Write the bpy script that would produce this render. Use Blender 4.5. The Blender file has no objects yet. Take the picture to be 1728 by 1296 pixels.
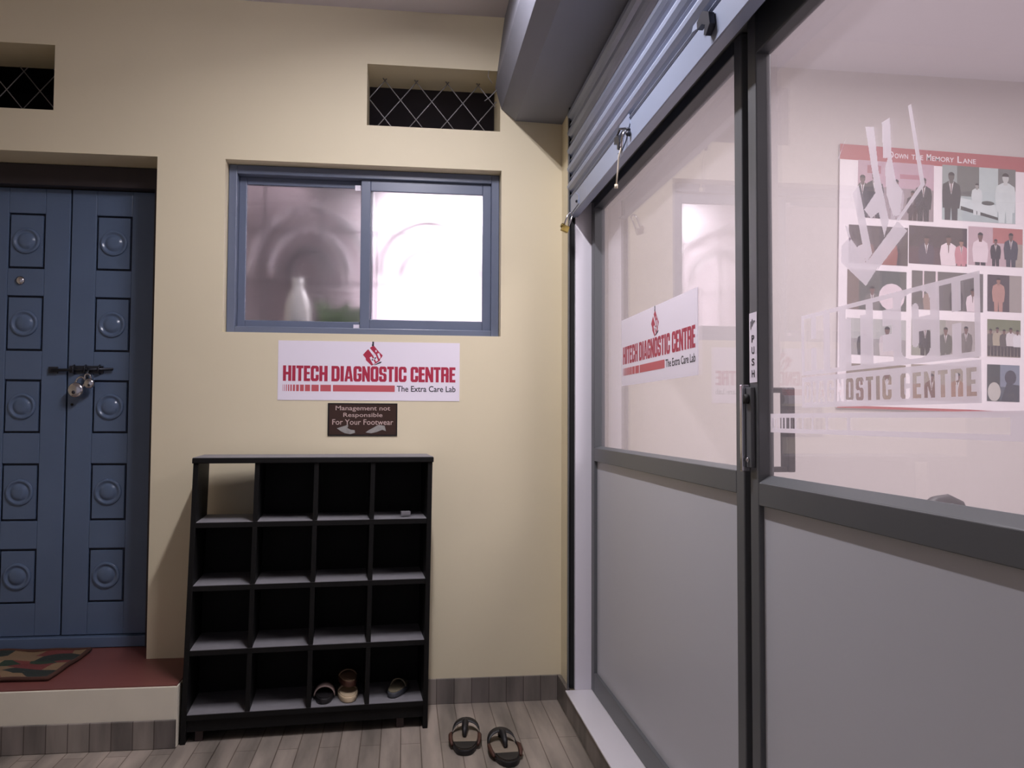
import bpy, math, random
from mathutils import Vector, Matrix
random.seed(7)
sc = bpy.context.scene
COL = sc.collection
# ------------------------------------------------------------ camera
W_PX, H_PX, F_PX = 1728, 1296, 1413.6
D, HC = 3.8, 1.27
cam_d = bpy.data.cameras.new('camera'); cam = bpy.data.objects.new('camera', cam_d); COL.objects.link(cam)
cam_d.sensor_width = 36.0; cam_d.lens = 36.0 * F_PX / W_PX; cam_d.clip_start = 0.05
yaw, pitch, roll = 0.128098, 0.0414163, 0.00455
_cy, _sy, _cp, _sp, _cr, _sr = math.cos(yaw), math.sin(yaw), math.cos(pitch), math.sin(pitch), math.cos(roll), math.sin(roll)
_f = Vector((_sy*_cp, _cy*_cp, _sp)); _r = Vector((_cy, -_sy, 0)); _u = _r.cross(_f)
_r2 = _r*_cr + _u*_sr; _u2 = -_r*_sr + _u*_cr
cam.matrix_world = Matrix(((_r2.x, _u2.x, -_f.x, 0), (_r2.y, _u2.y, -_f.y, -D), (_r2.z, _u2.z, -_f.z, HC), (0, 0, 0, 1)))
sc.camera = cam
# ------------------------------------------------------------ world, lights, exposure
sc.view_settings.view_transform = 'Standard'; sc.view_settings.look = 'None'
sc.view_settings.gamma = 1.0; sc.view_settings.use_curve_mapping = False
sc.view_settings.exposure = 0.0
world = bpy.data.worlds.new('world'); sc.world = world; world.use_nodes = True
world.node_tree.nodes['Background'].inputs[0].default_value = (0.92, 0.86, 1.0, 1)
world.node_tree.nodes['Background'].inputs[1].default_value = 0.30

def area(name, loc, size, power, color, rot=(0, 0, 0), sy=None, spread=None):
    l = bpy.data.lights.new(name, 'AREA'); l.energy = power; l.color = color; l.size = size
    if sy: l.shape = 'RECTANGLE'; l.size_y = sy
    if spread: l.spread = spread
    o = bpy.data.objects.new(name, l); COL.objects.link(o); o.location = loc; o.rotation_euler = rot
    return o
# corridor tube lamp (the fixture itself is built further down)
area('corridor_lamp_light', (0.05, -1.45, 3.065), 0.045, 66, (1.0, 0.96, 1.04), sy=0.80)
# shop ceiling lamps
area('shop_lamp_light', (2.3, -1.9, 2.93), 1.3, 84, (1.0, 0.94, 0.965), sy=1.8)
# lamp of the room behind the frosted window
area('back_room_lamp_light', (0.25, 1.0, 2.44), 0.5, 36, (0.98, 0.93, 1.0), sy=0.5)

# ------------------------------------------------------------ helpers
def s2l(c):
    c = c/255.0
    return c/12.92 if c <= 0.04045 else ((c+0.055)/1.055)**2.4
def rgb(r, g, b): return (s2l(r), s2l(g), s2l(b), 1.0)

MATS = {}
def mat(name, color, rough=0.6, metal=0.0, noise=0.0, nscale=8.0, bump=0.0, spec=0.5, coat=0.0, emit=None):
    if name in MATS: return MATS[name]
    m = bpy.data.materials.new(name); m.use_nodes = True; nt = m.node_tree
    b = nt.nodes['Principled BSDF']
    b.inputs['Base Color'].default_value = color; b.inputs['Roughness'].default_value = rough
    b.inputs['Metallic'].default_value = metal; b.inputs['Specular IOR Level'].default_value = spec
    b.inputs['Coat Weight'].default_value = coat
    if emit: b.inputs['Emission Color'].default_value = emit[0]; b.inputs['Emission Strength'].default_value = emit[1]
    if noise or bump:
        tc = nt.nodes.new('ShaderNodeTexCoord'); n = nt.nodes.new('ShaderNodeTexNoise')
        n.inputs['Scale'].default_value = nscale; n.inputs['Detail'].default_value = 5
        nt.links.new(tc.outputs['Object'], n.inputs['Vector'])
        if noise:
            mx = nt.nodes.new('ShaderNodeMix'); mx.data_type = 'RGBA'
            mx.inputs[6].default_value = tuple(c*(1-noise) for c in color[:3])+(1,)
            mx.inputs[7].default_value = tuple(min(1, c*(1+noise)) for c in color[:3])+(1,)
            nt.links.new(n.outputs['Fac'], mx.inputs[0]); nt.links.new(mx.outputs[2], b.inputs['Base Color'])
        if bump:
            bp = nt.nodes.new('ShaderNodeBump'); bp.inputs['Strength'].default_value = bump; bp.inputs['Distance'].default_value = 0.01
            nt.links.new(n.outputs['Fac'], bp.inputs['Height']); nt.links.new(bp.outputs[0], b.inputs['Normal'])
    MATS[name] = m
    return m

def tag(o, label=None, cat=None, group=None, kind=None):
    if label: o['label'] = label
    if cat: o['category'] = cat
    if group: o['group'] = group
    if kind: o['kind'] = kind
    return o
def empty(name, loc=(0, 0, 0), rz=0.0):
    o = bpy.data.objects.new(name, None); COL.objects.link(o); o.location = loc; o.rotation_euler = (0, 0, rz)
    o.empty_display_size = 0.05
    return o

class MB:
    """collects polygons, each with a material, and links them as one mesh object"""
    def __init__(s): s.v = []; s.f = []; s.m = []; s.mats = []; s.sm = []
    def mi(s, m):
        if m not in s.mats: s.mats.append(m)
        return s.mats.index(m)
    def add(s, vs, fs, m, smooth=False):
        b = len(s.v); s.v += [tuple(p) for p in vs]; k = s.mi(m)
        for f in fs: s.f.append(tuple(b+i for i in f)); s.m.append(k); s.sm.append(smooth)
        return s
    def box(s, x0, x1, y0, y1, z0, z1, m):
        vs = [(x, y, z) for x in (x0, x1) for y in (y0, y1) for z in (z0, z1)]
        return s.add(vs, [(0, 1, 3, 2), (4, 6, 7, 5), (0, 4, 5, 1), (2, 3, 7, 6), (0, 2, 6, 4), (1, 5, 7, 3)], m)
    def prism(s, pts, axis, a0, a1, m, smooth=False):
        """pts: 2D outline in the two other axes, in xyz order"""
        def P(p, a):
            l = list(p); l.insert(axis, a); return tuple(l)
        n = len(pts); vs = [P(p, a0) for p in pts]+[P(p, a1) for p in pts]
        s.add(vs, [tuple(range(n)), tuple(range(2*n-1, n-1, -1))], m)
        b = len(s.v)-2*n; k = s.mi(m)
        for i in range(n):
            j = (i+1) % n
            s.f.append((b+i, b+n+i, b+n+j, b+j)); s.m.append(k); s.sm.append(smooth)
        return s
    def tube(s, pts, r, m, n=10, closed=False, cap=True):
        pts = [Vector(p) for p in pts]; N = len(pts)
        rr = r if isinstance(r, (list, tuple)) else [r]*N
        vs = []; prev = None
        for i, p in enumerate(pts):
            a = pts[(i-1) % N] if (closed or i > 0) else pts[i]
            c = pts[(i+1) % N] if (closed or i < N-1) else pts[i]
            t = (c-a).normalized()
            if prev is None:
                up = Vector((0, 0, 1)) if abs(t.z) < 0.9 else Vector((1, 0, 0))
                e = t.cross(up).normalized()
            else: e = (prev-t*prev.dot(t)).normalized()
            prev = e; g = t.cross(e)
            for k in range(n):
                th = 2*math.pi*k/n; vs.append(p+(e*math.cos(th)+g*math.sin(th))*rr[i])
        fs = []
        for i in range(N if closed else N-1):
            for k in range(n):
                a = i*n+k; b = i*n+(k+1) % n; j = ((i+1) % N)*n
                fs.append((a, b, j+(k+1) % n, j+k))
        if cap and not closed: fs += [tuple(range(n-1, -1, -1)), tuple((N-1)*n+k for k in range(n))]
        return s.add(vs, fs, m, True)
    def lathe(s, prof, c, axis, m, n=24, close=False):
        """prof: (radius, height along axis)"""
        c = Vector(c); ax = Vector((0, 0, 0)); ax[axis] = 1
        e = Vector((1, 0, 0)) if axis != 0 else Vector((0, 1, 0)); g = ax.cross(e)
        vs = []
        for r, h in prof:
            for k in range(n):
                th = 2*math.pi*k/n; vs.append(c+ax*h+(e*math.cos(th)+g*math.sin(th))*max(r, 1e-4))
        fs = []
        for i in range(len(prof)-1):
            for k in range(n):
                fs.append((i*n+k, i*n+(k+1) % n, (i+1)*n+(k+1) % n, (i+1)*n+k))
        fs += [tuple(range(n)), tuple((len(prof)-1)*n+k for k in range(n-1, -1, -1))]
        return s.add(vs, fs, m, True)
    def flat(s, polys, fr, d, m):
        """polys: (verts2d, faces) drawn on frame fr=(origin,u,v,n), lifted d along n"""
        o, u, v, nn = fr
        for vs, fs in polys: s.add([o+u*p[0]+v*p[1]+nn*d for p in vs], fs, m)
        return s
    def build(s, name, parent=None, bevel=0.0, loc=None, fix=True):
        me = bpy.data.meshes.new(name); me.from_pydata(s.v, [], s.f)
        for m in s.mats: me.materials.append(m)
        for p, k, q in zip(me.polygons, s.m, s.sm): p.material_index = k; p.use_smooth = q
        if fix:
            import bmesh
            bm = bmesh.new(); bm.from_mesh(me); bmesh.ops.recalc_face_normals(bm, faces=bm.faces); bm.to_mesh(me); bm.free()
        me.update()
        o = bpy.data.objects.new(name, me); COL.objects.link(o)
        if parent: o.parent = parent
        if loc: o.location = loc
        if bevel:
            b = o.modifiers.new('bevel', 'BEVEL'); b.width = bevel; b.segments = 2; b.limit_method = 'ANGLE'; b.angle_limit = math.radians(40)
        return o

def frame(o, u, v):
    o, u, v = Vector(o), Vector(u).normalized(), Vector(v).normalized()
    return (o, u, v, u.cross(v))
def rect(x0, y0, x1, y1): return ([(x0, y0), (x1, y0), (x1, y1), (x0, y1)], [(0, 1, 2, 3)])
def poly(pts): return (list(pts), [tuple(range(len(pts)))])
def ell(cx, cy, rx, ry, n=16, a0=0, a1=360):
    k = n if a1-a0 >= 360 else n+1
    return poly([(cx+rx*math.cos(math.radians(a0+(a1-a0)*i/n)), cy+ry*math.sin(math.radians(a0+(a1-a0)*i/n))) for i in range(k)])

# heavy condensed block capitals --------------------------------------------
GW = dict(H=.55, I=.26, T=.47, E=.42, C=.53, D=.54, A=.57, G=.54, N=.54, O=.54, S=.51, R=.54)
GW[' '] = .20
def _rr(u, v, x0, y0, x1, y1, r):
    if not (x0 <= u <= x1 and y0 <= v <= y1): return False
    r = min(r, (x1-x0)/2, (y1-y0)/2)
    cx = min(max(u, x0+r), x1-r); cy = min(max(v, y0+r), y1-r)
    return (u-cx)**2+(v-cy)**2 <= r*r+1e-9
def ink(ch, u, v, s=.205, h=.165):
    w = GW[ch]
    if not (0 <= u <= w and 0 <= v <= 1): return False
    ring = lambda: _rr(u, v, 0, 0, w, 1, .17) and not _rr(u, v, s, h, w-s, 1-h, .06)
    if ch == 'H': return u < s or u > w-s or .42 < v < .59
    if ch == 'I': return .02 < u < w-.02
    if ch == 'T': return v > 1-h or abs(u-w/2) < s/2
    if ch == 'E': return u < s or v < h or v > 1-h or (.43 < v < .58 and u < w-.03)
    if ch == 'O': return ring()
    if ch == 'C': return ring() and not (u > w/2 and .40 < v < .61)
    if ch == 'G': return (ring() and not (u > w/2 and .52 < v < .64)) or (.40 < v < .52 and u > w/2)
    if ch == 'D': return _rr(u, v, -.3, 0, w, 1, .2) and not (u > s and _rr(u, v, 0, h, w-s, 1-h, .07))
    if ch == 'S':
        up = _rr(u, v, 0, .44, w, 1, .16) and not _rr(u, v, s*.95, .44+.15, w-s*.95, 1-h, .06)
        lo = _rr(u, v, 0, 0, w, .56, .16) and not _rr(u, v, s*.95, h, w-s*.95, .56-.15, .06)
        if up and u > w/2 and .5 < v < .66: up = False
        if lo and u < w/2 and .34 < v < .5: lo = False
        return up or lo
    if ch == 'R': return u < s or (v > .42 and _rr(u, v, -.3, .42, w, 1, .18) and not (u > s and _rr(u, v, 0, .57, w-s, 1-h, .06))) or (v <= .5 and u > w-s-.02*(1) and u < w)
    if ch == 'N': return u < s*.9 or u > w-s*.9 or abs(u-(.08+(w-.16)*(1-v))) < .10
    if ch == 'A':
        hw = .13+(w/2-.13)*(1-v); d = abs(u-w/2)
        return d < hw and (d > hw-s*.86 or .18 < v < .32)
    return False
def text_ink(txt, gap=.035):
    tot = sum(GW[c]+gap for c in txt)-gap
    spans = []; x = 0
    for c in txt: spans.append((x, c)); x += GW[c]+gap
    def f(u, v):
        for x0, c in spans:
            if x0-1e-9 <= u <= x0+GW[c]: return c != ' ' and ink(c, u-x0, v)
        return False
    return tot, f
def raster(f, x0, y0, w, h, ncol, nrow):
    """run-length rectangles of f(s,t) over the unit square, laid on x0,y0,w,h"""
    out = []; act = {}
    def flush(k, r0, r1): out.append(rect(x0+w*k[0]/ncol, y0+h*r0/nrow, x0+w*k[1]/ncol, y0+h*r1/nrow))
    for r in range(nrow+1):
        runs = set()
        if r < nrow:
            c = 0
            while c < ncol:
                if f((c+.5)/ncol, (r+.5)/nrow):
                    a = c
                    while c < ncol and f((c+.5)/ncol, (r+.5)/nrow): c += 1
                    runs.add((a, c))
                else: c += 1
        for k in list(act):
            if k not in runs: flush(k, act.pop(k), r)
        for k in runs: act.setdefault(k, r)
    return out
def block_text(txt, x0, y0, w, h, nrow=34):
    tot, f = text_ink(txt)
    return raster(lambda s, t: f(s*tot, t), x0, y0, w, h, int(tot*nrow*1.6), nrow)
def font_text(txt, x0, y0, w, h, bold=0.0, slant=0.0):
    """outline text fitted in a box w x h (h = full height of the glyph bounds)"""
    cu = bpy.data.curves.new('text_source', 'FONT'); cu.body = txt; cu.offset = bold; cu.resolution_u = 3; cu.shear = slant
    o = bpy.data.objects.new('text_source', cu); COL.objects.link(o); bpy.context.view_layer.update()
    me = o.to_mesh(); vs = [(v.co.x, v.co.y) for v in me.vertices]; fs = [tuple(p.vertices) for p in me.polygons]
    o.to_mesh_clear(); bpy.data.objects.remove(o); bpy.data.curves.remove(cu)
    xs = [v[0] for v in vs]; ys = [v[1] for v in vs]; ax, ay = min(xs), min(ys)
    kx, ky = w/(max(xs)-ax), h/(max(ys)-ay)
    return [([(x0+(x-ax)*kx, y0+(y-ay)*ky) for x, y in vs], fs)]

# ------------------------------------------------------------ materials
LAV = (1, 1, 1)
M_wall = mat('cream_wall_paint', rgb(225, 214, 185), 0.55, noise=.035, nscale=2.5, bump=.05, spec=.3)
M_ceil = mat('white_ceiling_paint', rgb(216, 210, 214), 0.8, noise=.02)
M_beam = mat('beam_paint', rgb(124, 126, 137), 0.6, noise=.04)
M_shopwall = mat('shop_wall_paint', rgb(208, 200, 197), 0.6, noise=.01)
M_white = mat('white_marble', rgb(222, 218, 222), 0.3, noise=.02, nscale=4)
M_jamb = mat('white_jamb_paint', rgb(228, 224, 232), 0.5, noise=.015)
M_riser = mat('white_riser_paint', rgb(214, 207, 190), 0.6, noise=.06, nscale=9)
M_black = mat('gap_shade_and_lock_black', rgb(16, 16, 17), 0.7, noise=.1)  # black lock parts; also the shade of gaps put into colour
M_alu = mat('grey_powder_coat', rgb(90, 92, 95), 0.4, noise=.02, spec=.5)
M_alud = mat('shaded_grey_powder_coat', rgb(52, 55, 60), 0.45, noise=.02)  # darker copy of the grey coat: shade under the shutter put into colour
M_lam = mat('grey_laminate', rgb(194, 195, 202), 0.4, noise=.015, nscale=3)
M_win = mat('blue_grey_window_frame', rgb(106, 115, 136), 0.32, noise=.03)
M_door = mat('blue_door_enamel', rgb(92, 109, 136), 0.24, noise=.07, nscale=5, bump=.05)
M_doord = mat('dark_blue_groove', rgb(30, 40, 62), 0.5, noise=.1)
M_brown = mat('dark_brown_frame', rgb(52, 44, 46), 0.5, noise=.15)
M_steel = mat('polished_steel', rgb(205, 203, 208), 0.18, metal=1.0, noise=.03)
M_dsteel = mat('dark_steel', rgb(60, 62, 70), 0.4, metal=.7, noise=.1)
M_brass = mat('brass', rgb(150, 130, 72), 0.3, metal=.9, noise=.1)
M_shut = mat('shutter_steel_paint', rgb(140, 149, 170), 0.38, metal=.12, noise=.03)
M_shutd = mat('shutter_groove_shade', rgb(30, 34, 40), 0.6, noise=.05)  # for strips that stand in for shade in the slat grooves
M_red = mat('sign_red', rgb(176, 44, 72), 0.45, noise=.03)
M_redsoft = mat('sign_soft_red', rgb(198, 92, 100), 0.45, noise=.03)
M_ink = mat('sign_black_ink', rgb(45, 42, 52), 0.5, noise=.05)
M_paper = mat('sign_white_film', rgb(240, 232, 244), 0.4, noise=.008)
M_rack = mat('rack_black_stain', rgb(11, 10, 10), 0.6, noise=.35, nscale=14, bump=.1, spec=.25)
M_shelf = mat('rack_shelf_grey', rgb(130, 128, 132), 0.7, noise=.18, nscale=18, bump=.1)  # paler grey than the rack frame
M_redox = mat('red_oxide_floor', rgb(116, 68, 62), 0.45, noise=.14, nscale=6)
M_void = mat('unlit_box_dark', rgb(60, 55, 58), 0.9, noise=.05)  # dark colour standing in for missing light behind the openings
M_roomw = mat('back_room_paint', rgb(205, 196, 200), 0.8, noise=.04, nscale=2)

def tile_mat(name, planks, grain, c1, c2, mort):
    m = bpy.data.materials.new(name); m.use_nodes = True; nt = m.node_tree; b = nt.nodes['Principled BSDF']
    tc = nt.nodes.new('ShaderNodeTexCoord'); mp = nt.nodes.new('ShaderNodeMapping'); br = nt.nodes.new('ShaderNodeTexBrick')
    mp.inputs['Rotation'].default_value = planks
    br.inputs['Scale'].default_value = 1.0; br.inputs['Brick Width'].default_value = 0.9; br.inputs['Row Height'].default_value = 0.078
    br.inputs['Mortar Size'].default_value = 0.0022; br.inputs['Color1'].default_value = c1; br.inputs['Color2'].default_value = c2
    br.inputs['Mortar'].default_value = mort; br.inputs['Bias'].default_value = 0.0; br.inputs['Mortar Smooth'].default_value = .3
    mp2 = nt.nodes.new('ShaderNodeMapping'); mp2.inputs['Scale'].default_value = grain
    n = nt.nodes.new('ShaderNodeTexNoise'); n.inputs['Scale'].default_value = 1.2; n.inputs['Detail'].default_value = 6
    mx = nt.nodes.new('ShaderNodeMix'); mx.data_type = 'RGBA'; mx.blend_type = 'MULTIPLY'; mx.inputs[0].default_value = 1
    cr = nt.nodes.new('ShaderNodeValToRGB'); cr.color_ramp.elements[0].position = .3; cr.color_ramp.elements[0].color = (.5, .5, .49, 1)
    cr.color_ramp.elements[1].position = .7; cr.color_ramp.elements[1].color = (1.25, 1.2, 1.17, 1)
    L = nt.links.new
    L(tc.outputs['Object'], mp.inputs[0]); L(mp.outputs[0], br.inputs[0]); L(tc.outputs['Object'], mp2.inputs[0]); L(mp2.outputs[0], n.inputs[0])
    L(n.outputs['Fac'], cr.inputs[0]); L(br.outputs['Color'], mx.inputs[6]); L(cr.outputs[0], mx.inputs[7]); L(mx.outputs[2], b.inputs['Base Color'])
    b.inputs['Roughness'].default_value = .42
    return m
M_floor = tile_mat('wood_look_floor_tile', (0, 0, math.radians(90)), (9, 1.3, 1), rgb(165, 156, 146), rgb(146, 138, 129), rgb(104, 94, 84))
M_skirt = tile_mat('wood_look_skirting_tile', (math.radians(90), 0, math.radians(90)), (9, 9, 1.6), rgb(138, 132, 126), rgb(112, 106, 103), rgb(84, 76, 72))

def glass_mat(name, tint=(1, 1, 1, 1), rough=0.0, r0=0.045, haze=0.0):
    """thin clear pane: transparent with a Schlick reflection, plus optional haze"""
    m = bpy.data.materials.new(name); m.use_nodes = True; nt = m.node_tree
    for n in list(nt.nodes): nt.nodes.remove(n)
    out = nt.nodes.new('ShaderNodeOutputMaterial'); tr = nt.nodes.new('ShaderNodeBsdfTransparent'); gl = nt.nodes.new('ShaderNodeBsdfGlossy')
    tr.inputs[0].default_value = tint; gl.inputs['Roughness'].default_value = rough
    lw = nt.nodes.new('ShaderNodeLayerWeight'); lw.inputs['Blend'].default_value = .5
    pw = nt.nodes.new('ShaderNodeMath'); pw.operation = 'POWER'; pw.inputs[1].default_value = 5
    ma = nt.nodes.new('ShaderNodeMath'); ma.operation = 'MULTIPLY_ADD'; ma.inputs[1].default_value = 1-r0; ma.inputs[2].default_value = r0
    mx = nt.nodes.new('ShaderNodeMixShader'); L = nt.links.new
    L(lw.outputs['Facing'], pw.inputs[0]); L(pw.outputs[0], ma.inputs[0]); L(ma.outputs[0], mx.inputs[0])
    L(tr.outputs[0], mx.inputs[1]); L(gl.outputs[0], mx.inputs[2])
    src = mx
    if haze:
        df = nt.nodes.new('ShaderNodeBsdfDiffuse'); df.inputs[0].default_value = rgb(235, 228, 235)
        ts = nt.nodes.new('ShaderNodeBsdfTranslucent'); ts.inputs[0].default_value = rgb(235, 228, 235)
        a = nt.nodes.new('ShaderNodeMixShader'); a.inputs[0].default_value = .5; L(df.outputs[0], a.inputs[1]); L(ts.outputs[0], a.inputs[2])
        q = nt.nodes.new('ShaderNodeMixShader'); q.inputs[0].default_value = haze; L(mx.outputs[0], q.inputs[1]); L(a.outputs[0], q.inputs[2]); src = q
    L(src.outputs[0], out.inputs[0])
    return m
M_glass = glass_mat('clear_shop_glass', (.97, .96, .97, 1), haze=.09)
M_film = glass_mat('frosted_vinyl_film', (1, 1, 1, 1), rough=.4, r0=.02, haze=.86)
def frost_mat():
    m = bpy.data.materials.new('frosted_window_glass'); m.use_nodes = True; nt = m.node_tree; b = nt.nodes['Principled BSDF']
    b.inputs['Transmission Weight'].default_value = 1; b.inputs['Roughness'].default_value = .42; b.inputs['IOR'].default_value = 1.45
    b.inputs['Base Color'].default_value = (.97, .94, .97, 1)
    return m
M_frost = frost_mat()

# ================================================================= SETTING
CZ = 3.135
fl = MB().box(-3.2, 0.705, -6.5, 0.0, -0.05, 0, M_floor).build('floor'); tag(fl, 'grey-brown wood-look floor tiles of the corridor', 'floor', kind='structure')
ce = MB().box(-3.2, 0.94, -6.5, 0.0, CZ, CZ+.1, M_ceil).build('ceiling'); tag(ce, 'pale corridor ceiling above the cream wall', 'ceiling', kind='structure')

# back wall 0.25 thick with the openings cut out
opens = [(-1.96, -1.083, .215, 2.412), (-.795, .436, 1.646, 2.414), (-.180, .429, 2.597, 2.880), (-2.12, -1.518, 2.596, 2.883)]
wb = MB(); xs = sorted({-3.2, .86}|{o[i] for o in opens for i in (0, 1)}); zs = sorted({0, CZ+.1}|{o[i] for o in opens for i in (2, 3)})
def _open(x, z): return any(o[0] < x < o[1] and o[2] < z < o[3] for o in opens)
nx, nz = len(xs), len(zs); TH = .27
idx = {}
for yi, y in enumerate((0.0, TH)):
    for i, x in enumerate(xs):
        for j, z in enumerate(zs): idx[yi, i, j] = len(wb.v); wb.v.append((x, y, z))
def wf(*q): wb.f.append(tuple(idx[a] for a in q)); wb.m.append(wb.mi(M_wall)); wb.sm.append(False)
solid = {(i, j): not _open((xs[i]+xs[i+1])/2, (zs[j]+zs[j+1])/2) for i in range(nx-1) for j in range(nz-1)}
for (i, j), s in solid.items():
    if not s: continue
    for yi in (0, 1): wf((yi, i, j), (yi, i+1, j), (yi, i+1, j+1), (yi, i, j+1))
    if not solid.get((i-1, j), False): wf((0, i, j), (1, i, j), (1, i, j+1), (0, i, j+1))
    if not solid.get((i+1, j), False): wf((0, i+1, j), (1, i+1, j), (1, i+1, j+1), (0, i+1, j+1))
    if not solid.get((i, j-1), False): wf((0, i, j), (0, i+1, j), (1, i+1, j), (1, i, j))
    if not solid.get((i, j+1), False): wf((0, i, j+1), (0, i+1, j+1), (1, i+1, j+1), (1, i, j+1))
o = wb.build('wall_back'); tag(o, 'cream painted wall with the blue door, the window and two vent openings', 'wall', kind='structure')
# short return of the side wall up to the shutter guide, and wall above the shop front
o = MB().box(.72, .862, -.190, 0, 0, CZ, M_wall).build('wall_right'); tag(o, 'narrow cream return wall between corner and shutter guide', 'wall', kind='structure')
o = MB().box(.862, .94, -6.5, -.19, 2.33, CZ, M_shopwall).build('wall_shop_front'); tag(o, 'wall above the glazed shop front', 'wall', kind='structure')
o = MB().box(-3.3, -3.2, -6.5, .1, 0, CZ, M_wall).build('wall_left'); tag(o, 'far left corridor wall', 'wall', kind='structure')
# beam over the shutter
bm_pts = [(.405, 2.802), (.434, 2.702), (.500, 2.650), (.705, 2.645), (.862, 2.645), (.862, CZ), (.447, CZ)]
o = MB().prism(bm_pts, 1, -6.4, 0.0, M_beam).build('trim_1'); tag(o, 'grey sloped beam boxing over the rolled shutter', 'beam', kind='structure')
# plinth and white marble threshold of the shop front
o = MB().box(.705, .95, -6.0, -.212, 0, .098, M_skirt).build('trim_2'); tag(o, 'dark tiled plinth under the white threshold', 'plinth', kind='structure')
tm = MB(); tm.box(.699, .86, -6.0, -.212, .098, .106, M_white)
o = tm.build('trim_3', bevel=.002); tag(o, 'white marble threshold along the shop front', 'threshold', kind='structure')
# skirting tiles
o = MB().box(.10, .716, -.012, 0, 0, .110, M_skirt).box(-.86, .10, -.012, 0, 0, .110, M_skirt).build('baseboard_back', bevel=.001); tag(o, 'dark wood-look skirting tiles under the cream wall', 'skirting', kind='structure')
o = MB().box(.704, .72, -.205, -.012, 0, .110, M_skirt).build('baseboard_right'); tag(o, 'skirting tile returning towards the shutter guide', 'skirting', kind='structure')
# raised doorstep in front of the blue door
o = MB().box(-3.2, -.862, -.375, .27, .0, .236, M_redox).build('trim_4'); tag(o, 'red oxide raised doorstep floor before the blue door', 'step', kind='structure')
rs = MB().box(-3.2, -.860, -.385, -.375, .10, .232, M_riser).box(-3.2, -.858, -.396, -.385, .0, .108, M_skirt)
rs.box(-.862, -.856, -.385, .0, .0, .232, M_riser)
o = rs.build('trim_5', bevel=.003); tag(o, 'whitewashed riser of the doorstep above wood-look tiles', 'riser', kind='structure')

# jamb of the shop front : face towards the corridor, white
o = MB().box(.741, .826, -.212, -.192, .106, 2.33, M_jamb).build('trim_6'); tag(o, 'white painted jamb beside the grey glazed panel', 'jamb', kind='structure')

# shop interior shell
SX1, SY0 = 4.4, -5.2
o = MB().box(.862, SX1, 0.0, .1, -.05, 3.0, M_shopwall).build('wall_shop_back'); tag(o, 'white inner wall of the shop carrying the photo board', 'wall', kind='structure')
o = MB().box(SX1, SX1+.1, SY0, .1, -.05, 3.0, M_shopwall).box(.95, SX1, SY0-.1, SY0, -.05, 3.0, M_shopwall).build('wall_shop_right'); tag(o, 'white far walls of the shop', 'wall', kind='structure')
o = MB().box(.95, SX1, SY0, 0, .0, .10, M_white).build('floor_shop'); tag(o, 'pale shop floor behind the glass', 'floor', kind='structure')
o = MB().box(.94, SX1, SY0, 0, 2.98, 3.05, M_ceil).build('ceiling_shop'); tag(o, 'white shop ceiling', 'ceiling', kind='structure')

# closed boxes added behind vents and door to keep them dark, lit room behind the window
def room(name, x0, x1, y0, y1, z0, z1, m, label):
    b = MB(); t = .03
    b.box(x0, x1, y1, y1+t, z0, z1, m).box(x0-t, x0, y0, y1, z0, z1, m).box(x1, x1+t, y0, y1, z0, z1, m)
    b.box(x0, x1, y0, y1, z0-t, z0, m).box(x0, x1, y0, y1, z1, z1+t, m)
    return tag(b.build(name), label, 'wall', kind='structure')
room('wall_vent_closed_box_right', -.5, .75, TH, .8, 2.50, 3.1, mat('vent_box_grey', rgb(150, 142, 150), .9, noise=.06), 'closed box added behind the vent above the window to keep it dark')
room('wall_vent_closed_box_left', -2.3, -1.4, TH, 1.2, 2.50, 3.1, M_void, 'closed dark box added behind the upper left opening')
# the lit room stays below the vent boxes
room('wall_back_room', -1.05, .70, TH, 1.9, 1.60, 2.47, M_roomw, 'room behind the frosted window')
room('wall_door_backing', -2.1, -1.0, TH, .6, .2, 2.46, M_void, 'dark backing box added behind the blue door to darken its gaps')  # unseen box added so no light shows between the leaves
o = MB().box(-.25, -.21, .95, 1.9, 1.60, 2.47, M_roomw).build('wall_back_light_divider'); tag(o, 'divider added in the back room to keep lamp light off the left pane', 'wall', kind='structure')  # unseen divider added to dim the left pane

# ================================================================= BLUE DOUBLE DOOR  (door_1)
YD = .19
door = empty('door_1', (-1.5215, YD, .236)); tag(door, 'old blue panelled double door with a padlocked bolt', 'door', kind='structure')
def L(x, y, z): return (x+1.5215, y-YD, z-.236)
def lbox(mb, x0, x1, y0, y1, z0, z1, m): return mb.box(x0+1.5215, x1+1.5215, y0-YD, y1-YD, z0-.236, z1-.236, m)
b = MB()
lbox(b, -1.958, -1.085, YD-.01, .262, 2.315, 2.410, M_brown)
lbox(b, -1.958, -1.900, YD-.01, .262, .238, 2.315, M_brown); lbox(b, -1.143, -1.085, YD-.01, .262, .238, 2.315, M_brown)
b.build('door_frame', door, bevel=.003)
b = MB(); lbox(b, -1.900, -1.143, .20, .262, .238, .285, M_door); b.build('threshold_rail', door, bevel=.003)
PZ = [(1.942, 2.196), (1.567, 1.818), (1.195, 1.437), (.800, 1.058), (.432, .675)]
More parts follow.
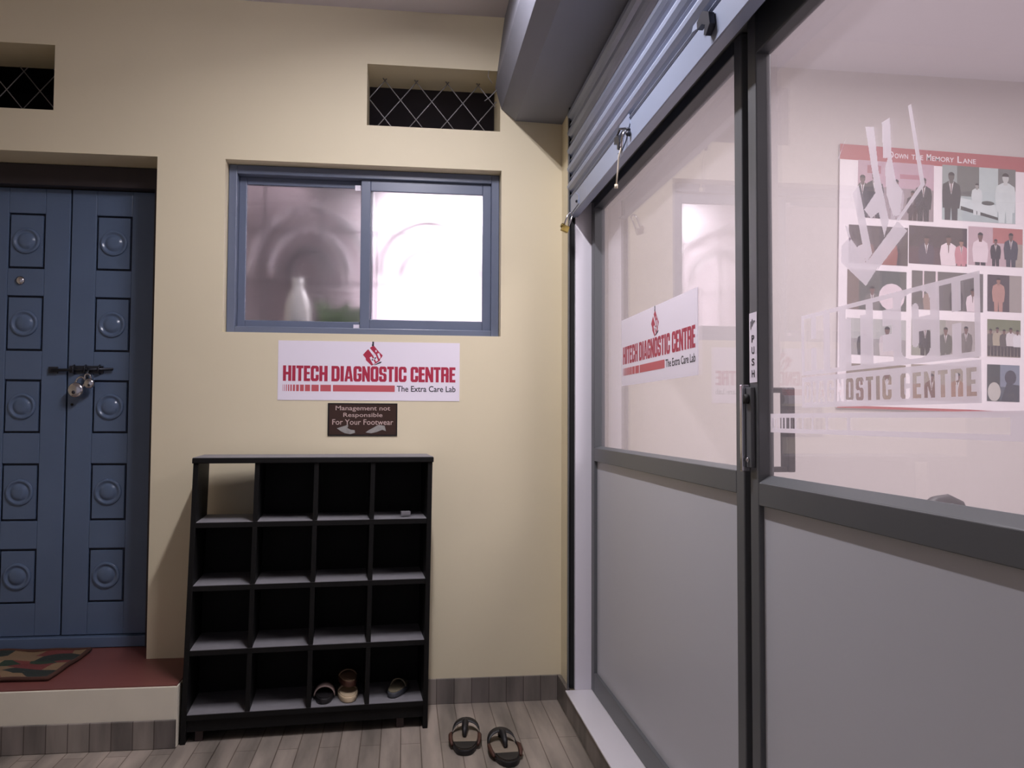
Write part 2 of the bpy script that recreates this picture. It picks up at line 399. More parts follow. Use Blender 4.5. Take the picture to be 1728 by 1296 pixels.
for side in (1, -1):
    cx = lambda u: -1.5215+side*u      # u measured from the meeting line
    b = MB(); us = [.0035, .111, .267, .376]; z_edges = [.288]+[z for p in reversed(PZ) for z in p]+[2.312]
    y0, y1 = .235, .262
    def bx(u0, u1, ya, yb, z0, z1, m):
        xa, xb = sorted((cx(u0), cx(u1))); lbox(b, xa, xb, ya, yb, z0, z1, m)
    bx(us[0], us[1], y0, y1, .288, 2.312, M_door); bx(us[2], us[3], y0, y1, .288, 2.312, M_door)
    for k in range(0, len(z_edges), 2): bx(us[1], us[2], y0, y1, z_edges[k], z_edges[k+1], M_door)
    leaf = b.build('door_leaf', door, bevel=.003)
    for z0, z1 in PZ:
        b = MB(); bx(us[1], us[2], y1-.012, y1, z0, z1, M_doord)
        g = .009; bx(us[1]+g, us[2]-g, y0-.001, y1-.012, z0+g, z1-g, M_door)
        c = L(cx((us[1]+us[2])/2), y0-.001, (z0+z1)/2)
        prof = [(.060, 0), (.058, -.007), (.050, -.009), (.044, -.004), (.038, -.002), (.031, -.008), (.022, -.011), (.010, -.012), (.0005, -.012)]
        b.lathe(prof, c, 1, M_door, 28)
        b.build('raised_panel', leaf, bevel=.0015)
b = MB()
yb = .222
b.tube([L(-1.585, yb, 1.480), L(-1.32, yb, 1.488)], .0065, M_dsteel, 10)
lbox(b, -1.510, -1.365, .228, .235, 1.468, 1.502, M_dsteel); lbox(b, -1.598, -1.560, .224, .235, 1.466, 1.496, M_dsteel)
for x in (-1.49, -1.44, -1.38): b.tube([L(x, .231, 1.465), L(x, .212, 1.475), L(x, .212, 1.495), L(x, .231, 1.505)], .004, M_dsteel, 8)
b.tube([L(-1.425, .219, 1.487), L(-1.425, .205, 1.468), L(-1.423, .205, 1.435), L(-1.425, .214, 1.42)], .006, M_dsteel, 8)
b.build('slide_bolt', door)
b = MB(); b.lathe([(.020, 0), (.019, -.006), (.009, -.010), (.0005, -.010)], L(-1.733, .235, 1.887), 1, M_steel, 18); b.build('door_knocker_boss', door)
b = MB(); b.lathe([(.006, 0), (.006, -.003)], L(-1.497, .235, 1.325), 1, M_black, 12); b.build('keyhole', door)

def padlock(name, x, y, z, r, tilt, label, m=M_steel):
    p = empty(name, (x, y, z)); p.rotation_euler = (0, tilt, 0)
    b = MB(); b.lathe([(r*.55, .011), (r*.9, .009), (r, .004), (r, -.004), (r*.9, -.009), (r*.55, -.012), (.0005, -.012)], (0, 0, 0), 1, m, 26)
    b.lathe([(r*.25, -.0118), (r*.22, -.0135), (.0005, -.0135)], (0, 0, -r*.35), 1, M_dsteel, 12)
    b.build('lock_body', p)
    b = MB(); w = r*.55
    b.tube([(-w, 0, r*.6), (-w, 0, r*1.35)]+[(-w*math.cos(a), 0, r*1.35+w*math.sin(a)) for a in [math.pi*k/8 for k in range(1, 8)]]+[(w, 0, r*1.35), (w, 0, r*.6)], r*.15, m, 8)
    b.build('shackle', p)
    return tag(p, label, 'padlock')
padlock('padlock', -1.466, .190, 1.390, .034, .5, 'round shiny padlock hanging lower left on the blue door bolt')
padlock('padlock', -1.408, .186, 1.420, .023, -.25, 'smaller padlock hanging right beside the round shiny one on the bolt')

# multicoloured rag mat on the step
def mat_rag():
    m = bpy.data.materials.new('woven_rag_colours'); m.use_nodes = True; nt = m.node_tree; b = nt.nodes['Principled BSDF']; L_ = nt.links.new
    tc = nt.nodes.new('ShaderNodeTexCoord'); mp = nt.nodes.new('ShaderNodeMapping'); mp.inputs['Scale'].default_value = (7, 13, 1)
    vo = nt.nodes.new('ShaderNodeTexVoronoi'); vo.inputs['Scale'].default_value = 1.0; vo.inputs['Randomness'].default_value = .8
    cr = nt.nodes.new('ShaderNodeValToRGB'); cr.color_ramp.interpolation = 'CONSTANT'
    cols = [(0, rgb(104, 44, 42)), (.2, rgb(124, 100, 74)), (.4, rgb(36, 54, 40)), (.55, rgb(112, 52, 48)), (.7, rgb(136, 118, 88)), (.85, rgb(32, 40, 36))]
    e = cr.color_ramp.elements; e[0].position = 0; e[0].color = cols[0][1]; e[1].position = cols[1][0]; e[1].color = cols[1][1]
    for p, c in cols[2:]: k = e.new(p); k.color = c
    sx = nt.nodes.new('ShaderNodeSeparateColor')
    L_(tc.outputs['Object'], mp.inputs[0]); L_(mp.outputs[0], vo.inputs[0]); L_(vo.outputs['Color'], sx.inputs[0]); L_(sx.outputs[0], cr.inputs[0]); L_(cr.outputs[0], b.inputs['Base Color'])
    n = nt.nodes.new('ShaderNodeTexNoise'); n.inputs['Scale'].default_value = 120; bp = nt.nodes.new('ShaderNodeBump'); bp.inputs['Strength'].default_value = .8; bp.inputs['Distance'].default_value = .004
    L_(tc.outputs['Object'], n.inputs[0]); L_(n.outputs['Fac'], bp.inputs['Height']); L_(bp.outputs[0], b.inputs['Normal']); b.inputs['Roughness'].default_value = .95
    return m
M_rag = mat_rag(); M_ragedge = mat('rag_mat_binding', rgb(70, 42, 32), .95, noise=.2, nscale=40)
mt = empty('door_mat', (-1.66, -.06, .2375), math.radians(-2)); tag(mt, 'multicoloured red, green and cream rag mat before the blue door', 'mat')
b = MB(); nxx, nyy = 30, 16; wx, wy = .29, .20
vs = []; fs = []
for j in range(nyy+1):
    for i in range(nxx+1):
        u, v = i/nxx*2-1, j/nyy*2-1
        z = .010+.0035*math.sin(u*9+v*3)+.003*math.sin(v*7-u*4)+.02*max(0, v-.6)*max(0, u-.2)
        vs.append((u*wx, v*wy, z))
n0 = nxx+1
for j in range(nyy):
    for i in range(nxx): fs.append((j*n0+i, j*n0+i+1, (j+1)*n0+i+1, (j+1)*n0+i))
b.add(vs, fs, M_rag, True)
lo = [(x, y, 0) for x, y, z in vs]; b.add(lo, fs, M_rag)
b.build('woven_field', mt, fix=False)
ring = [vs[i] for i in range(n0)]+[vs[j*n0+nxx] for j in range(1, nyy+1)]+[vs[nyy*n0+i] for i in range(nxx-1, -1, -1)]+[vs[j*n0] for j in range(nyy-1, 0, -1)]
b = MB(); b.tube([(x*1.02, y*1.02, z*.6+.003) for x, y, z in ring], .009, M_ragedge, 6, closed=True); b.build('bound_edge', mt)

# ================================================================= SLIDING WINDOW  (window_1)
win = empty('window_1', (-.18, .07, 1.648)); tag(win, 'blue-grey two-pane sliding window with frosted glass', 'window', kind='structure')
wl = lambda mb, x0, x1, y0, y1, z0, z1, m: mb.box(x0+.18, x1+.18, y0-.07, y1-.07, z0-1.648, z1-1.648, m)
b = MB()
wl(b, -.793, -.757, .07, .15, 1.648, 2.412, M_win); wl(b, .398, .434, .07, .15, 1.648, 2.412, M_win)
wl(b, -.757, .398, .07, .15, 2.372, 2.412, M_win); wl(b, -.757, .398, .07, .15, 1.648, 1.680, M_win)
b.build('window_frame', win, bevel=.003)
def sash(x0, x1, y0, y1, wl_, wr, wt, wb_):
    b = MB(); z0, z1 = 1.680, 2.372
    wl(b, x0, x0+wl_, y0, y1, z0, z1, M_win); wl(b, x1-wr, x1, y0, y1, z0, z1, M_win)
    wl(b, x0+wl_, x1-wr, y0, y1, z1-wt, z1, M_win); wl(b, x0+wl_, x1-wr, y0, y1, z0, z0+wb_, M_win)
    s = b.build('sash', win, bevel=.003)
    g = MB(); ym = (y0+y1)/2; wl(g, x0+wl_-.004, x1-wr+.004, ym-.003, ym+.003, z0+wb_-.004, z1-wt+.004, M_frost)
    g.build('pane', s, fix=True)
sash(-.757, -.150, .122, .146, .034, .045, .034, .034)
sash(-.206, .398, .090, .114, .044, .040, .052, .044)
b = MB(); wl(b, -.235, -.206, .112, .121, 2.325, 2.350, M_paper); wl(b, -.235, -.206, .108, .121, 1.683, 1.700, M_paper); b.build('runner_block', win)
# arched iron grille inside
b = MB(); yg = .225
gx = [-.66+.26*k for k in range(5)]
for x in gx: b.tube([(x+.18, yg-.07, 0.0), (x+.18, yg-.07, .755)], .004, M_dsteel, 6)
for z in (.26, .52): b.tube([(-.60, yg-.058, z), (.60, yg-.058, z)], .005, M_dsteel, 6)
for cx, rads in ((-.27, (.10, .19, .28)), (.30, (.14, .24))):
    for r in rads:
        b.tube([(cx+r*math.cos(a), yg-.05, .30+r*1.15*math.sin(a)) for a in [math.pi*k/16 for k in range(17)]], .014, M_roomw if r > .15 else M_dsteel, 6)
o = b.build('window_grille', win)
# things on the inside sill
sill = .172
b = MB(); bot = empty('plastic_bottle', (-.500, sill+.035, 1.648)); tag(bot, 'white bottle seen through the left frosted pane', 'bottle')
M_botl = mat('milky_plastic', rgb(235, 238, 232), .4, noise=.02)
b.lathe([(.050, 0), (.056, .01), (.056, .13), (.050, .165), (.036, .205), (.022, .235), (.020, .245)], (0, 0, 0), 2, M_botl, 24); b.build('bottle_body', bot)
b = MB(); b.lathe([(.023, .245), (.024, .247), (.024, .275), (.0005, .277)], (0, 0, 0), 2, M_botl, 20); b.build('bottle_cap', bot)
M_leaf = mat('leaf_green', rgb(84, 120, 60), .6, noise=.3, nscale=30); M_pot = mat('dark_pot', rgb(70, 58, 52), .7, noise=.1)
pl_ = empty('potted_plant', (-.315, sill+.045, 1.648)); tag(pl_, 'low green plant seen through the left frosted pane beside the bottle', 'plant')
b = MB(); b.lathe([(.030, 0), (.042, .05), (.040, .05), (.0005, .045)], (0, 0, 0), 2, M_pot, 16); b.build('pot', pl_)
b = MB()
for k in range(46):
    a = random.uniform(0, 6.28); ln = random.uniform(.07, .17); el = random.uniform(.1, 1.1); c = Vector((random.uniform(-.02, .02), random.uniform(-.01, .01), .045))
    d = Vector((math.cos(a)*math.cos(el)*1.35, math.sin(a)*math.cos(el)*.25, math.sin(el)*.95))
    sdd = d.cross(Vector((0, 1, .2))).normalized()*ln*.18; tip = c+d*ln; mid = c+d*ln*.55
    b.add([c, mid+sdd, tip, mid-sdd], [(0, 1, 2, 3)], M_leaf)
b.build('foliage', pl_, fix=False)

# ================================================================= VENT OPENINGS  (window_2, window_3)
M_wire = mat('galvanised_wire', rgb(150, 148, 152), .5, metal=.3, noise=.1)
def mesh_grille(name, x0, x1, z0, z1, y, label, pitch=.115):
    r = empty(name, ((x0+x1)/2, y, z0)); tag(r, label, 'vent', kind='structure')
    b = MB(); cx = (x0+x1)/2; w = x1-x0; h = z1-z0
    for sgn in (1, -1):
        k = -12
        while k < 24:
            pts = []
            c = k*pitch
            # line: x = c + sgn*(z) * .95
            n = 40; seg = [(c+sgn*h*t/n*.82-(0 if sgn > 0 else 0), h*t/n) for t in range(n+1)]
            seg = [(u, v) for u, v in seg if 0 <= u <= w]
            if len(seg) > 1: b.tube([(seg[0][0]+x0-cx, sgn*.002, seg[0][1]), (seg[-1][0]+x0-cx, sgn*.002, seg[-1][1])], .0026, M_wire, 6)
            k += 1
    b.build('wire_mesh', r)
    return r
mesh_grille('window_2', -.179, .428, 2.598, 2.879, .155, 'vent opening with diamond wire mesh above the window', .148)
mesh_grille('window_3', -2.118, -1.519, 2.597, 2.882, .262, 'dark vent opening at the upper left above the blue door', .145)

# ================================================================= SIGNS ON THE WALL
def emblem(mb, fr, d, cx, cy, s):
    """tilted red square with a knob on top and white Hi"""
    R = lambda pts: poly([(cx+p[0]*s, cy+p[1]*s) for p in pts])
    mb.flat([R([(-.50, .02), (-.30, .25), (.03, .52), (.30, .20), (.50, .0), (.44, -.12), (.38, -.16), (.36, -.28), (.10, -.45), (-.05, -.53), (-.34, -.26), (-.36, -.14)])], fr, d, M_red)
    mb.flat([R([(.06, -.50), (.36, -.33), (.47, -.32), (.40, -.40), (.12, -.50)])], fr, d+.0002, M_ink)
    mb.flat([R([(-.06, .50), (.0, .46), (.06, .50), (.05, .60), (.06, .70), (-.04, .70), (-.03, .60)])], fr, d+.0002, M_ink)
    wht = [[(-.24, .38), (-.16, .38), (.12, .06), (.0, .0), (-.22, .30)], [(-.16, -.12), (-.06, -.06), (.12, -.40), (.02, -.47)], [(.0, .02), (.12, .08), (.27, -.26), (.17, -.33)],
           [(-.06, -.22), (.16, -.08), (.18, -.14), (-.02, -.28)], [(.22, .08), (.32, .12), (.40, -.10), (.32, -.18)], [(.12, .26), (.18, .28), (.20, .18), (.14, .16)]]
    mb.flat([R(p) for p in wht], fr, d+.0003, M_paper)
BARS = []
_x = 0.0
for w_, g_ in ((.0016, .005), (.0024, .0048), (.0034, .0045), (.0046, .0045), (.0062, .0044), (.0086, .0044), (.0115, .0046), (.0155, .0048), (.021, .0055), (.030, .0065), (.044, .0080), (.258, 0)):
    BARS.append((_x, _x+w_)); _x += w_+g_
BAR_W = _x
def clinic_sign(name, fr, W, H, label, thick=.0015):
    r = empty(name, fr[0]); tag(r, label, 'sign')
    o0 = Vector((0, 0, 0)); f = (o0, fr[1], fr[2], fr[3])
    b = MB(); vs = []
    for d in (0, thick):
        for p in ((0, 0), (W, 0), (W, H), (0, H)): vs.append(o0+f[1]*p[0]+f[2]*p[1]+f[3]*d)
    b.add(vs, [(3, 2, 1, 0), (4, 5, 6, 7), (0, 1, 5, 4), (1, 2, 6, 5), (2, 3, 7, 6), (3, 0, 4, 7)], M_paper); b.build('sign_sheet', r)
    kx, ky = W/.803, H/.265
    b = MB(); b.flat(block_text('HITECH DIAGNOSTIC CENTRE', .022*kx, .085*ky, .762*kx, .069*ky), f, thick+.0004, M_red); tag(b.build('lettering', r, fix=False), 'red block lettering')
    b = MB(); b.flat([rect((.022+a*.49/BAR_W)*kx, .040*ky, (.022+c*.49/BAR_W)*kx, .069*ky) for a, c in BARS], f, thick+.0004, M_redsoft); tag(b.build('bar_strip', r, fix=False), 'row of red bars growing wider')
    b = MB(); b.flat(font_text('The Extra Care Lab', .521*kx, .041*ky, .264*kx, .027*ky, .012), f, thick+.0004, M_ink); tag(b.build('tagline', r, fix=False), 'small black tagline')
    b = MB(); emblem(b, f, thick+.0004, .413*kx, .204*ky, .088*ky*1.0); tag(b.build('emblem', r, fix=False), 'red tilted square emblem')
    return r
clinic_sign('wall_sign', frame((-.554, -.0005, 1.348), (1, 0, 0), (0, 0, 1)), .803, .264, 'white sign with red HITECH DIAGNOSTIC CENTRE lettering on the cream wall under the window')

fr = frame((-.335, -.0005, 1.190), (1, 0, 0), (0, 0, 1)); r = empty('notice_plate', fr[0]); tag(r, 'small dark brown footwear notice plate above the shoe rack', 'notice')
f = (Vector((0, 0, 0)), fr[1], fr[2], fr[3]); W, H = .306, .146
M_plate = mat('notice_brown', rgb(58, 38, 30), .35, noise=.2, nscale=10); M_pl2 = mat('notice_border', rgb(22, 18, 18), .4, noise=.1); M_cream = mat('notice_pale_ink', rgb(196, 172, 166), .5, noise=.08, nscale=60)
b = MB(); b.box(0, W, -.004, 0, 0, H, M_pl2); b.flat([rect(.006, .006, W-.006, H-.006)], f, .0045, M_plate); b.build('plate', r)
b = MB()
b.flat(font_text('Management not', .034, .108, .240, .026, .006), f, .005, M_cream); b.flat(font_text('Responsible', .068, .079, .172, .024, .006), f, .005, M_cream)
b.flat(font_text('For Your Footwear', .020, .050, .268, .024, .006), f, .005, M_cream); b.build('lettering', r, fix=False)
M_pshoe = mat('notice_shoe_grey', rgb(150, 148, 144), .5, noise=.3, nscale=60)
b = MB(); b.flat([poly([(.040, .034), (.058, .040), (.078, .046), (.088, .052), (.090, .044), (.086, .036), (.100, .028), (.118, .026), (.120, .014), (.100, .008), (.076, .012), (.060, .020)])], f, .005, M_pshoe)
b.build('printed_shoe', r, fix=False); b = MB()
b.flat([poly([(.166, .016), (.180, .026), (.205, .040), (.222, .050), (.250, .046), (.256, .022), (.240, .028), (.215, .018), (.190, .012)])], f, .005, M_pshoe); b.build('printed_shoe', r, fix=False)

# ================================================================= SHOE RACK
RW, RD, RH = .960, .285, 1.112
rot = math.atan2(.070, RW)
rk = empty('shoe_rack', (-.845, -.365, 0), rot); tag(rk, 'tall black wooden shoe rack of pigeonholes standing against the cream wall', 'shoe rack')
def splay(o):   # the old frame is a little wider at the foot
    for v in o.data.vertices:
        k = v.co.z/RH; v.co.x += (.030-.018*v.co.x/RW)*k-.004; v.co.z -= .010*k
    return o
T = .020
splay(MB().box(0, T, 0, RD, 0, 1.098, M_rack).build('side_panel', rk, bevel=.002)); splay(MB().box(RW-T, RW, 0, RD, 0, 1.098, M_rack).build('side_panel', rk, bevel=.002))
o = splay(MB().box(-.004, RW+.004, -.008, RD, 1.098, 1.120, M_rack).build('top_board', rk, bevel=.003))
SH = [.863, .614, .362, .112]; DV = [.247, .482, .712]
b = MB(); b.box(-.002, RW+.002, -.006, RD, 1.1203, 1.1215, M_shelf); tag(splay(b.build('dust_cover', rk)), 'greyish worn top sheet')
for z in SH:
    b = MB(); b.box(T, RW-T, .002, RD-.006, z-.020, z, M_rack); b.box(T+.001, RW-T-.001, .004, RD-.008, z, z+.0025, M_shelf); splay(b.build('shelf', rk))
lev = [.030]+SH[::-1]+[1.098]
for x in DV:
    b = MB()
    for z0, z1 in zip(lev[1:-1], lev[2:]): b.box(x-.009, x+.009, .0, RD-.006, z0+.0025, z1-(.020 if z1 < 1.09 else 0), M_rack)
    splay(b.build('divider', rk))
b = MB(); b.box(T, RW-T, RD-.005, RD, .10, SH[0]-.02, M_rack); b.box(DV[0], RW-T, RD-.005, RD, SH[0]-.02, 1.098, M_rack); splay(b.build('back_panel', rk))
splay(MB().box(T, RW-T, .012, .028, .045, .092, M_rack).build('apron', rk))
M_leg = mat('rack_leg_wood', rgb(58, 44, 42), .6, noise=.2)
for x in (.050, .835): splay(MB().box(x, x+.030, .030, .060, 0, .092, M_leg).build('leg', rk, bevel=.002))
for x in (.050, .835): splay(MB().box(x, x+.030, RD-.04, RD-.010, 0, .092, M_leg).build('leg', rk, bevel=.002))

# ================================================================= FOOTWEAR
M_tan = mat('worn_tan_footbed', rgb(140, 128, 112), .8, noise=.22, nscale=25); M_blk = mat('black_leather', rgb(26, 24, 26), .5, noise=.2)
M_brn = mat('brown_leather_edge', rgb(74, 42, 30), .6, noise=.2); M_cre = mat('cream_rubber', rgb(200, 180, 150), .6, noise=.06); M_grys = mat('grey_strap', rgb(70, 72, 78), .6, noise=.1)
def outline(L_, W_, side, n=28):
    pts = []
    for i in range(n):
        a = 2*math.pi*i/n; y = math.cos(a)*.5; 
        w = .5+(.08*y if y > 0 else .12*y)
        x = (abs(math.sin(a))**.75)*(1 if math.sin(a) > 0 else -1)*w + side*.05*y*2*(1 if y > 0 else .2)
        pts.append((x*W_, y*L_))
    return pts
def sandal(name, x, y, z, rz, side, label, sole_m=M_tan, rim_m=M_blk, strap_m=M_blk, L_=.262, W_=.108, group=None, heel=True, tilt=(0, 0)):
    r = empty(name, (x, y, z), rz); r.rotation_euler = (tilt[0], tilt[1], rz); tag(r, label, 'sandal', group)
    o2 = outline(L_, W_, side)
    b = MB(); b.prism(o2, 2, 0, .020, rim_m, True); b.build('sole', r, bevel=.003)
    b = MB(); b.prism([(p[0]*.90, p[1]*.94) for p in o2], 2, .020, .023, sole_m); b.build('footbed', r)
    if heel:
        pts = [p for p in [(q[0]*.92, q[1]*.95) for q in o2] if p[1] < -L_*.17]
        b = MB(); pts.sort(key=lambda p: math.atan2(p[1]+L_*.17, p[0])); b.prism(pts, 2, .023, .026, strap_m); tag(b.build('heel_patch', r), 'black heel end')
    # vamp: arch over the toes with a centre post, joined at the rim
    def strap(y0, y1, h, wd, ya=None):
        n = 12; vs = []; fs = []
        for i in range(n+1):
            t = i/n; a = math.pi*t; hw = W_*.5*(1.02)
            xx = -math.cos(a)*hw; zz = .012+math.sin(a)**.7*h
            yy = y0+(y1-y0)*math.sin(a)
            for dy, dz in ((-wd/2, 0), (wd/2, -.004*0), (wd/2, .004), (-wd/2, .004)): vs.append((xx+side*.004, yy+dy, zz+dz))
        for i in range(n):
            for k in range(4): fs.append((i*4+k, i*4+(k+1) % 4, (i+1)*4+(k+1) % 4, (i+1)*4+k))
        fs += [(0, 1, 2, 3), (n*4+3, n*4+2, n*4+1, n*4)]
        return MB().add(vs, fs, strap_m, True)
    strap(L_*.16, L_*.33, .046, .046).build('instep_strap', r)
    for sx in (-1, 1):
        b = MB(); b.tube([(sx*W_*.50, L_*.22, .018), (sx*W_*.53, L_*.05, .026), (sx*W_*.52, -L_*.12, .024), (sx*W_*.46, -L_*.26, .018)], [.005, .008, .008, .005], M_brn, 8); b.build('side_strap', r)
    b = MB(); ys = [L_*.30, L_*.20, L_*.08]; 
    b.tube([(side*.004, L_*.36, .030), (side*.002, L_*.33, .052), (0, L_*.20, .060), (-side*.002, L_*.04, .044), (-side*.002, -L_*.03, .026)], [.009, .014, .013, .011, .006], strap_m, 10); b.build('centre_strap', r)
    return r
sandal('sandal', .250, -.468, .001, math.radians(-4), 1, 'black and tan leather sandal on the floor, left one of the pair by the threshold')
sandal('sandal', .392, -.592, .001, math.radians(2), -1, 'black and tan leather sandal on the floor, right one of the pair by the threshold')

def rackpt(u, v, z):   # rack-local to world
    c, s = math.cos(rot), math.sin(rot)
    return (-.845+u*c-v*s, -.365+u*s+v*c, z)
SB = .1150
# footwear lying in the bottom pigeonholes, pointing into the rack
def slipper(name, u, v, z, rz, label, top_m, band_m, L_=.205, W_=.080, h=.036, tilt=0.0, group=None):
    p = rackpt(u, v, z); r = empty(name, p, rot+rz); r.rotation_euler = (tilt, 0, rot+rz); tag(r, label, 'slipper', group)
    o2 = outline(L_, W_, 1, 24)
    b = MB(); b.prism(o2, 2, 0, .022, band_m, True); b.build('sole', r, bevel=.004)
    b = MB(); b.prism([(q[0]*.9, q[1]*.93) for q in o2], 2, .022, .025, top_m); b.build('footbed', r)
    n = 10; vs = []; fs = []
    for j in range(4):
        yy = L_*(.02+.13*j)
        for i in range(n+1):
            a = math.pi*i/n; ww = W_*.5*(1.0-.09*j*j*.5); vs.append((-math.cos(a)*ww, yy, .014+math.sin(a)*h*(1-.18*j)))
    for j in range(3):
        for i in range(n): k = j*(n+1)+i; fs.append((k, k+1, k+n+2, k+n+1))
    b = MB().add(vs, fs, top_m, True); o = b.build('vamp', r, fix=False); m = o.modifiers.new('thick', 'SOLIDIFY'); m.thickness = .004
    return r
slipper('slipper', .540, .125, SB, .0, 'dark slipper with a pale band at the left of the third bottom pigeonhole', M_blk, M_blk)
b = MB(); n = 12
# pale instep of that slipper
pp = bpy.data.objects['slipper']
vs = [(-math.cos(math.pi*i/n)*.043, yy, .016+math.sin(math.pi*i/n)*.040) for yy in (-.045, .012) for i in range(n+1)]
b.add(vs, [(i, i+1, n+2+i, n+1+i) for i in range(n)], mat('dusty_pink_strap', rgb(160, 138, 132), .7, noise=.1), True); o = b.build('cross_band', pp, fix=False); o.modifiers.new('thick', 'SOLIDIFY').thickness = .004
slipper('slipper', .635, .120, SB, .03, 'cream soled slipper under the tan one in the third bottom pigeonhole', M_cre, M_cre, L_=.200, W_=.084, h=.030)
slipper('slipper', .635, .150, SB+.051, .10, 'tan slipper resting on the cream soled one in the bottom pigeonhole', mat('tan_leather', rgb(150, 122, 98), .7, noise=.15), M_brn, L_=.190, W_=.080, h=.034)
slipper('slipper', .842, .130, SB, -.35, 'single olive grey slipper in the bottom right pigeonhole', mat('olive_grey_leather', rgb(120, 112, 92), .7, noise=.2), M_grys, L_=.180, W_=.072, h=.042)
b = MB(); p = rackpt(.862, .055, SH[0]+.003); o = MB().box(-.020, .020, -.012, .012, 0, .016, mat('grey_card', rgb(120, 118, 122), .7, noise=.05)).build('small_box', loc=p, bevel=.002)
o.rotation_euler = (0, 0, rot+.1); tag(o, 'tiny grey card box on the top right shelf of the shoe rack', 'box')

# ================================================================= GLAZED SHOP FRONT
GX = .845
# fixed panel (window_4)
pn = empty('window_4', (GX, -.21, .106)); tag(pn, 'fixed grey framed glass panel beside the shop door', 'glazed panel', kind='structure')
def gb(root, mb, x0, x1, y0, y1, z0, z1, m): r = root.location; return mb.box(x0-r.x, x1-r.x, y0-r.y, y1-r.y, z0-r.z, z1-r.z, m)
TZ = 2.185
b = MB()
gb(pn, b, .812, .860, -.268, -.213, .107, 2.22, M_alu); gb(pn, b, .812, .860, -1.868, -1.820, .107, 2.22, M_alu)
b.build('stile', pn, bevel=.003)
b = MB(); gb(pn, b, .812, .860, -1.820, -.268, TZ, 2.22, M_alud); b.build('top_rail', pn, bevel=.003)
b = MB(); gb(pn, b, .812, .860, -1.820, -.268, 1.090, 1.146, M_alu)
r0 = pn.location; b.prism([(.814-r0.x, 1.146-r0.z), (GX-.001-r0.x, 1.154-r0.z), (GX-.001-r0.x, 1.140-r0.z), (.814-r0.x, 1.140-r0.z)], 1, -1.820-r0.y, -.268-r0.y, M_alu)
b.build('middle_rail', pn, bevel=.002)
b = MB(); gb(pn, b, .812, .860, -1.820, -.268, .107, .192, M_alu); b.build('bottom_rail', pn, bevel=.003)
b = MB(); gb(pn, b, GX-.001, GX+.004, -1.822, -.266, 1.144, TZ+.002, M_glass); b.build('glass_pane', pn)
b = MB(); gb(pn, b, .826, GX+.006, -1.822, -.266, .190, 1.092, M_lam); b.build('lower_panel', pn)
# header of the frame and black strip standing in for shade in the meeting gap
o = MB().box(.806, .862, -6.0, -.213, 2.222, 2.330, M_alu).build('trim_7', bevel=.003); tag(o, 'grey header of the shop front under the shutter', 'header', kind='structure')
o = MB().box(.838, .860, -1.928, -1.870, .107, 2.22, M_black).build('trim_8'); tag(o, 'black strip standing in for the dark gap between glass panel and shop door', 'post', kind='structure')
# hinged door (door_2)
DX = .828; Y0, Y1 = -1.932, -2.930
dr = empty('door_2', (DX, Y0, .110)); tag(dr, 'grey framed glass shop door with frosted logo film', 'door', kind='structure')
b = MB(); gb(dr, b, .800, .838, -1.978, Y0, .112, 2.215, M_alu); gb(dr, b, .800, .838, Y1, Y1+.05, .112, 2.215, M_alu); b.build('stile', dr, bevel=.003)
b = MB(); gb(dr, b, .800, .838, Y1+.05, -1.978, 2.118, 2.215, M_alud); b.build('top_rail', dr, bevel=.003)
b = MB(); gb(dr, b, .800, .838, Y1+.05, -1.978, 1.076, 1.128, M_alu); r0 = dr.location
b.prism([(.802-r0.x, 1.128-r0.z), (DX-.001-r0.x, 1.145-r0.z), (DX-.001-r0.x, 1.120-r0.z), (.802-r0.x, 1.120-r0.z)], 1, Y1+.05-r0.y, -1.978-r0.y, M_alu)
b.build('middle_rail', dr, bevel=.002)
b = MB(); gb(dr, b, .800, .838, Y1+.05, -1.978, .112, .205, M_alu); b.build('bottom_rail', dr, bevel=.003)
b = MB(); gb(dr, b, DX-.001, DX+.004, Y1+.048, -1.976, 1.126, 2.120, M_glass); b.build('glass_pane', dr)
b = MB(); gb(dr, b, .8125, DX+.005, Y1+.048, -1.976, .203, 1.078, M_lam); b.build('lower_panel', dr)
# lock pull on the corridor side
b = MB(); gb(dr, b, .789, .800, -1.964, -1.936, 1.160, 1.345, M_alu); gb(dr, b, .780, .800, -1.934, -1.920, 1.150, 1.352, M_steel)
b.build('lock_case', dr, bevel=.002)
b = MB(); b.lathe([(.011, 0), (.011, -.008), (.006, -.010), (.0005, -.010)], (.789-r0.x, -1.949-r0.y, 1.318-r0.z), 0, M_black, 16); b.build('lock_cylinder', dr)
b = MB(); b.lathe([(.006, 0), (.006, -.004), (.0005, -.006)], (.789-r0.x, -1.949-r0.y, 1.178-r0.z), 0, M_steel, 10); b.build('screw', dr)
# pull handle on the shop side
b = MB(); M_hd = mat('dark_bronze', rgb(62, 54, 52), .4, metal=.3, noise=.05)
gb(dr, b, .890, .908, -1.941, -1.897, 1.148, 1.346, M_hd); gb(dr, b, .838, .892, -1.936, -1.905, 1.334, 1.346, M_hd); gb(dr, b, .838, .892, -1.936, -1.905, 1.148, 1.160, M_hd)
b.build('pull_handle', dr, bevel=.003)
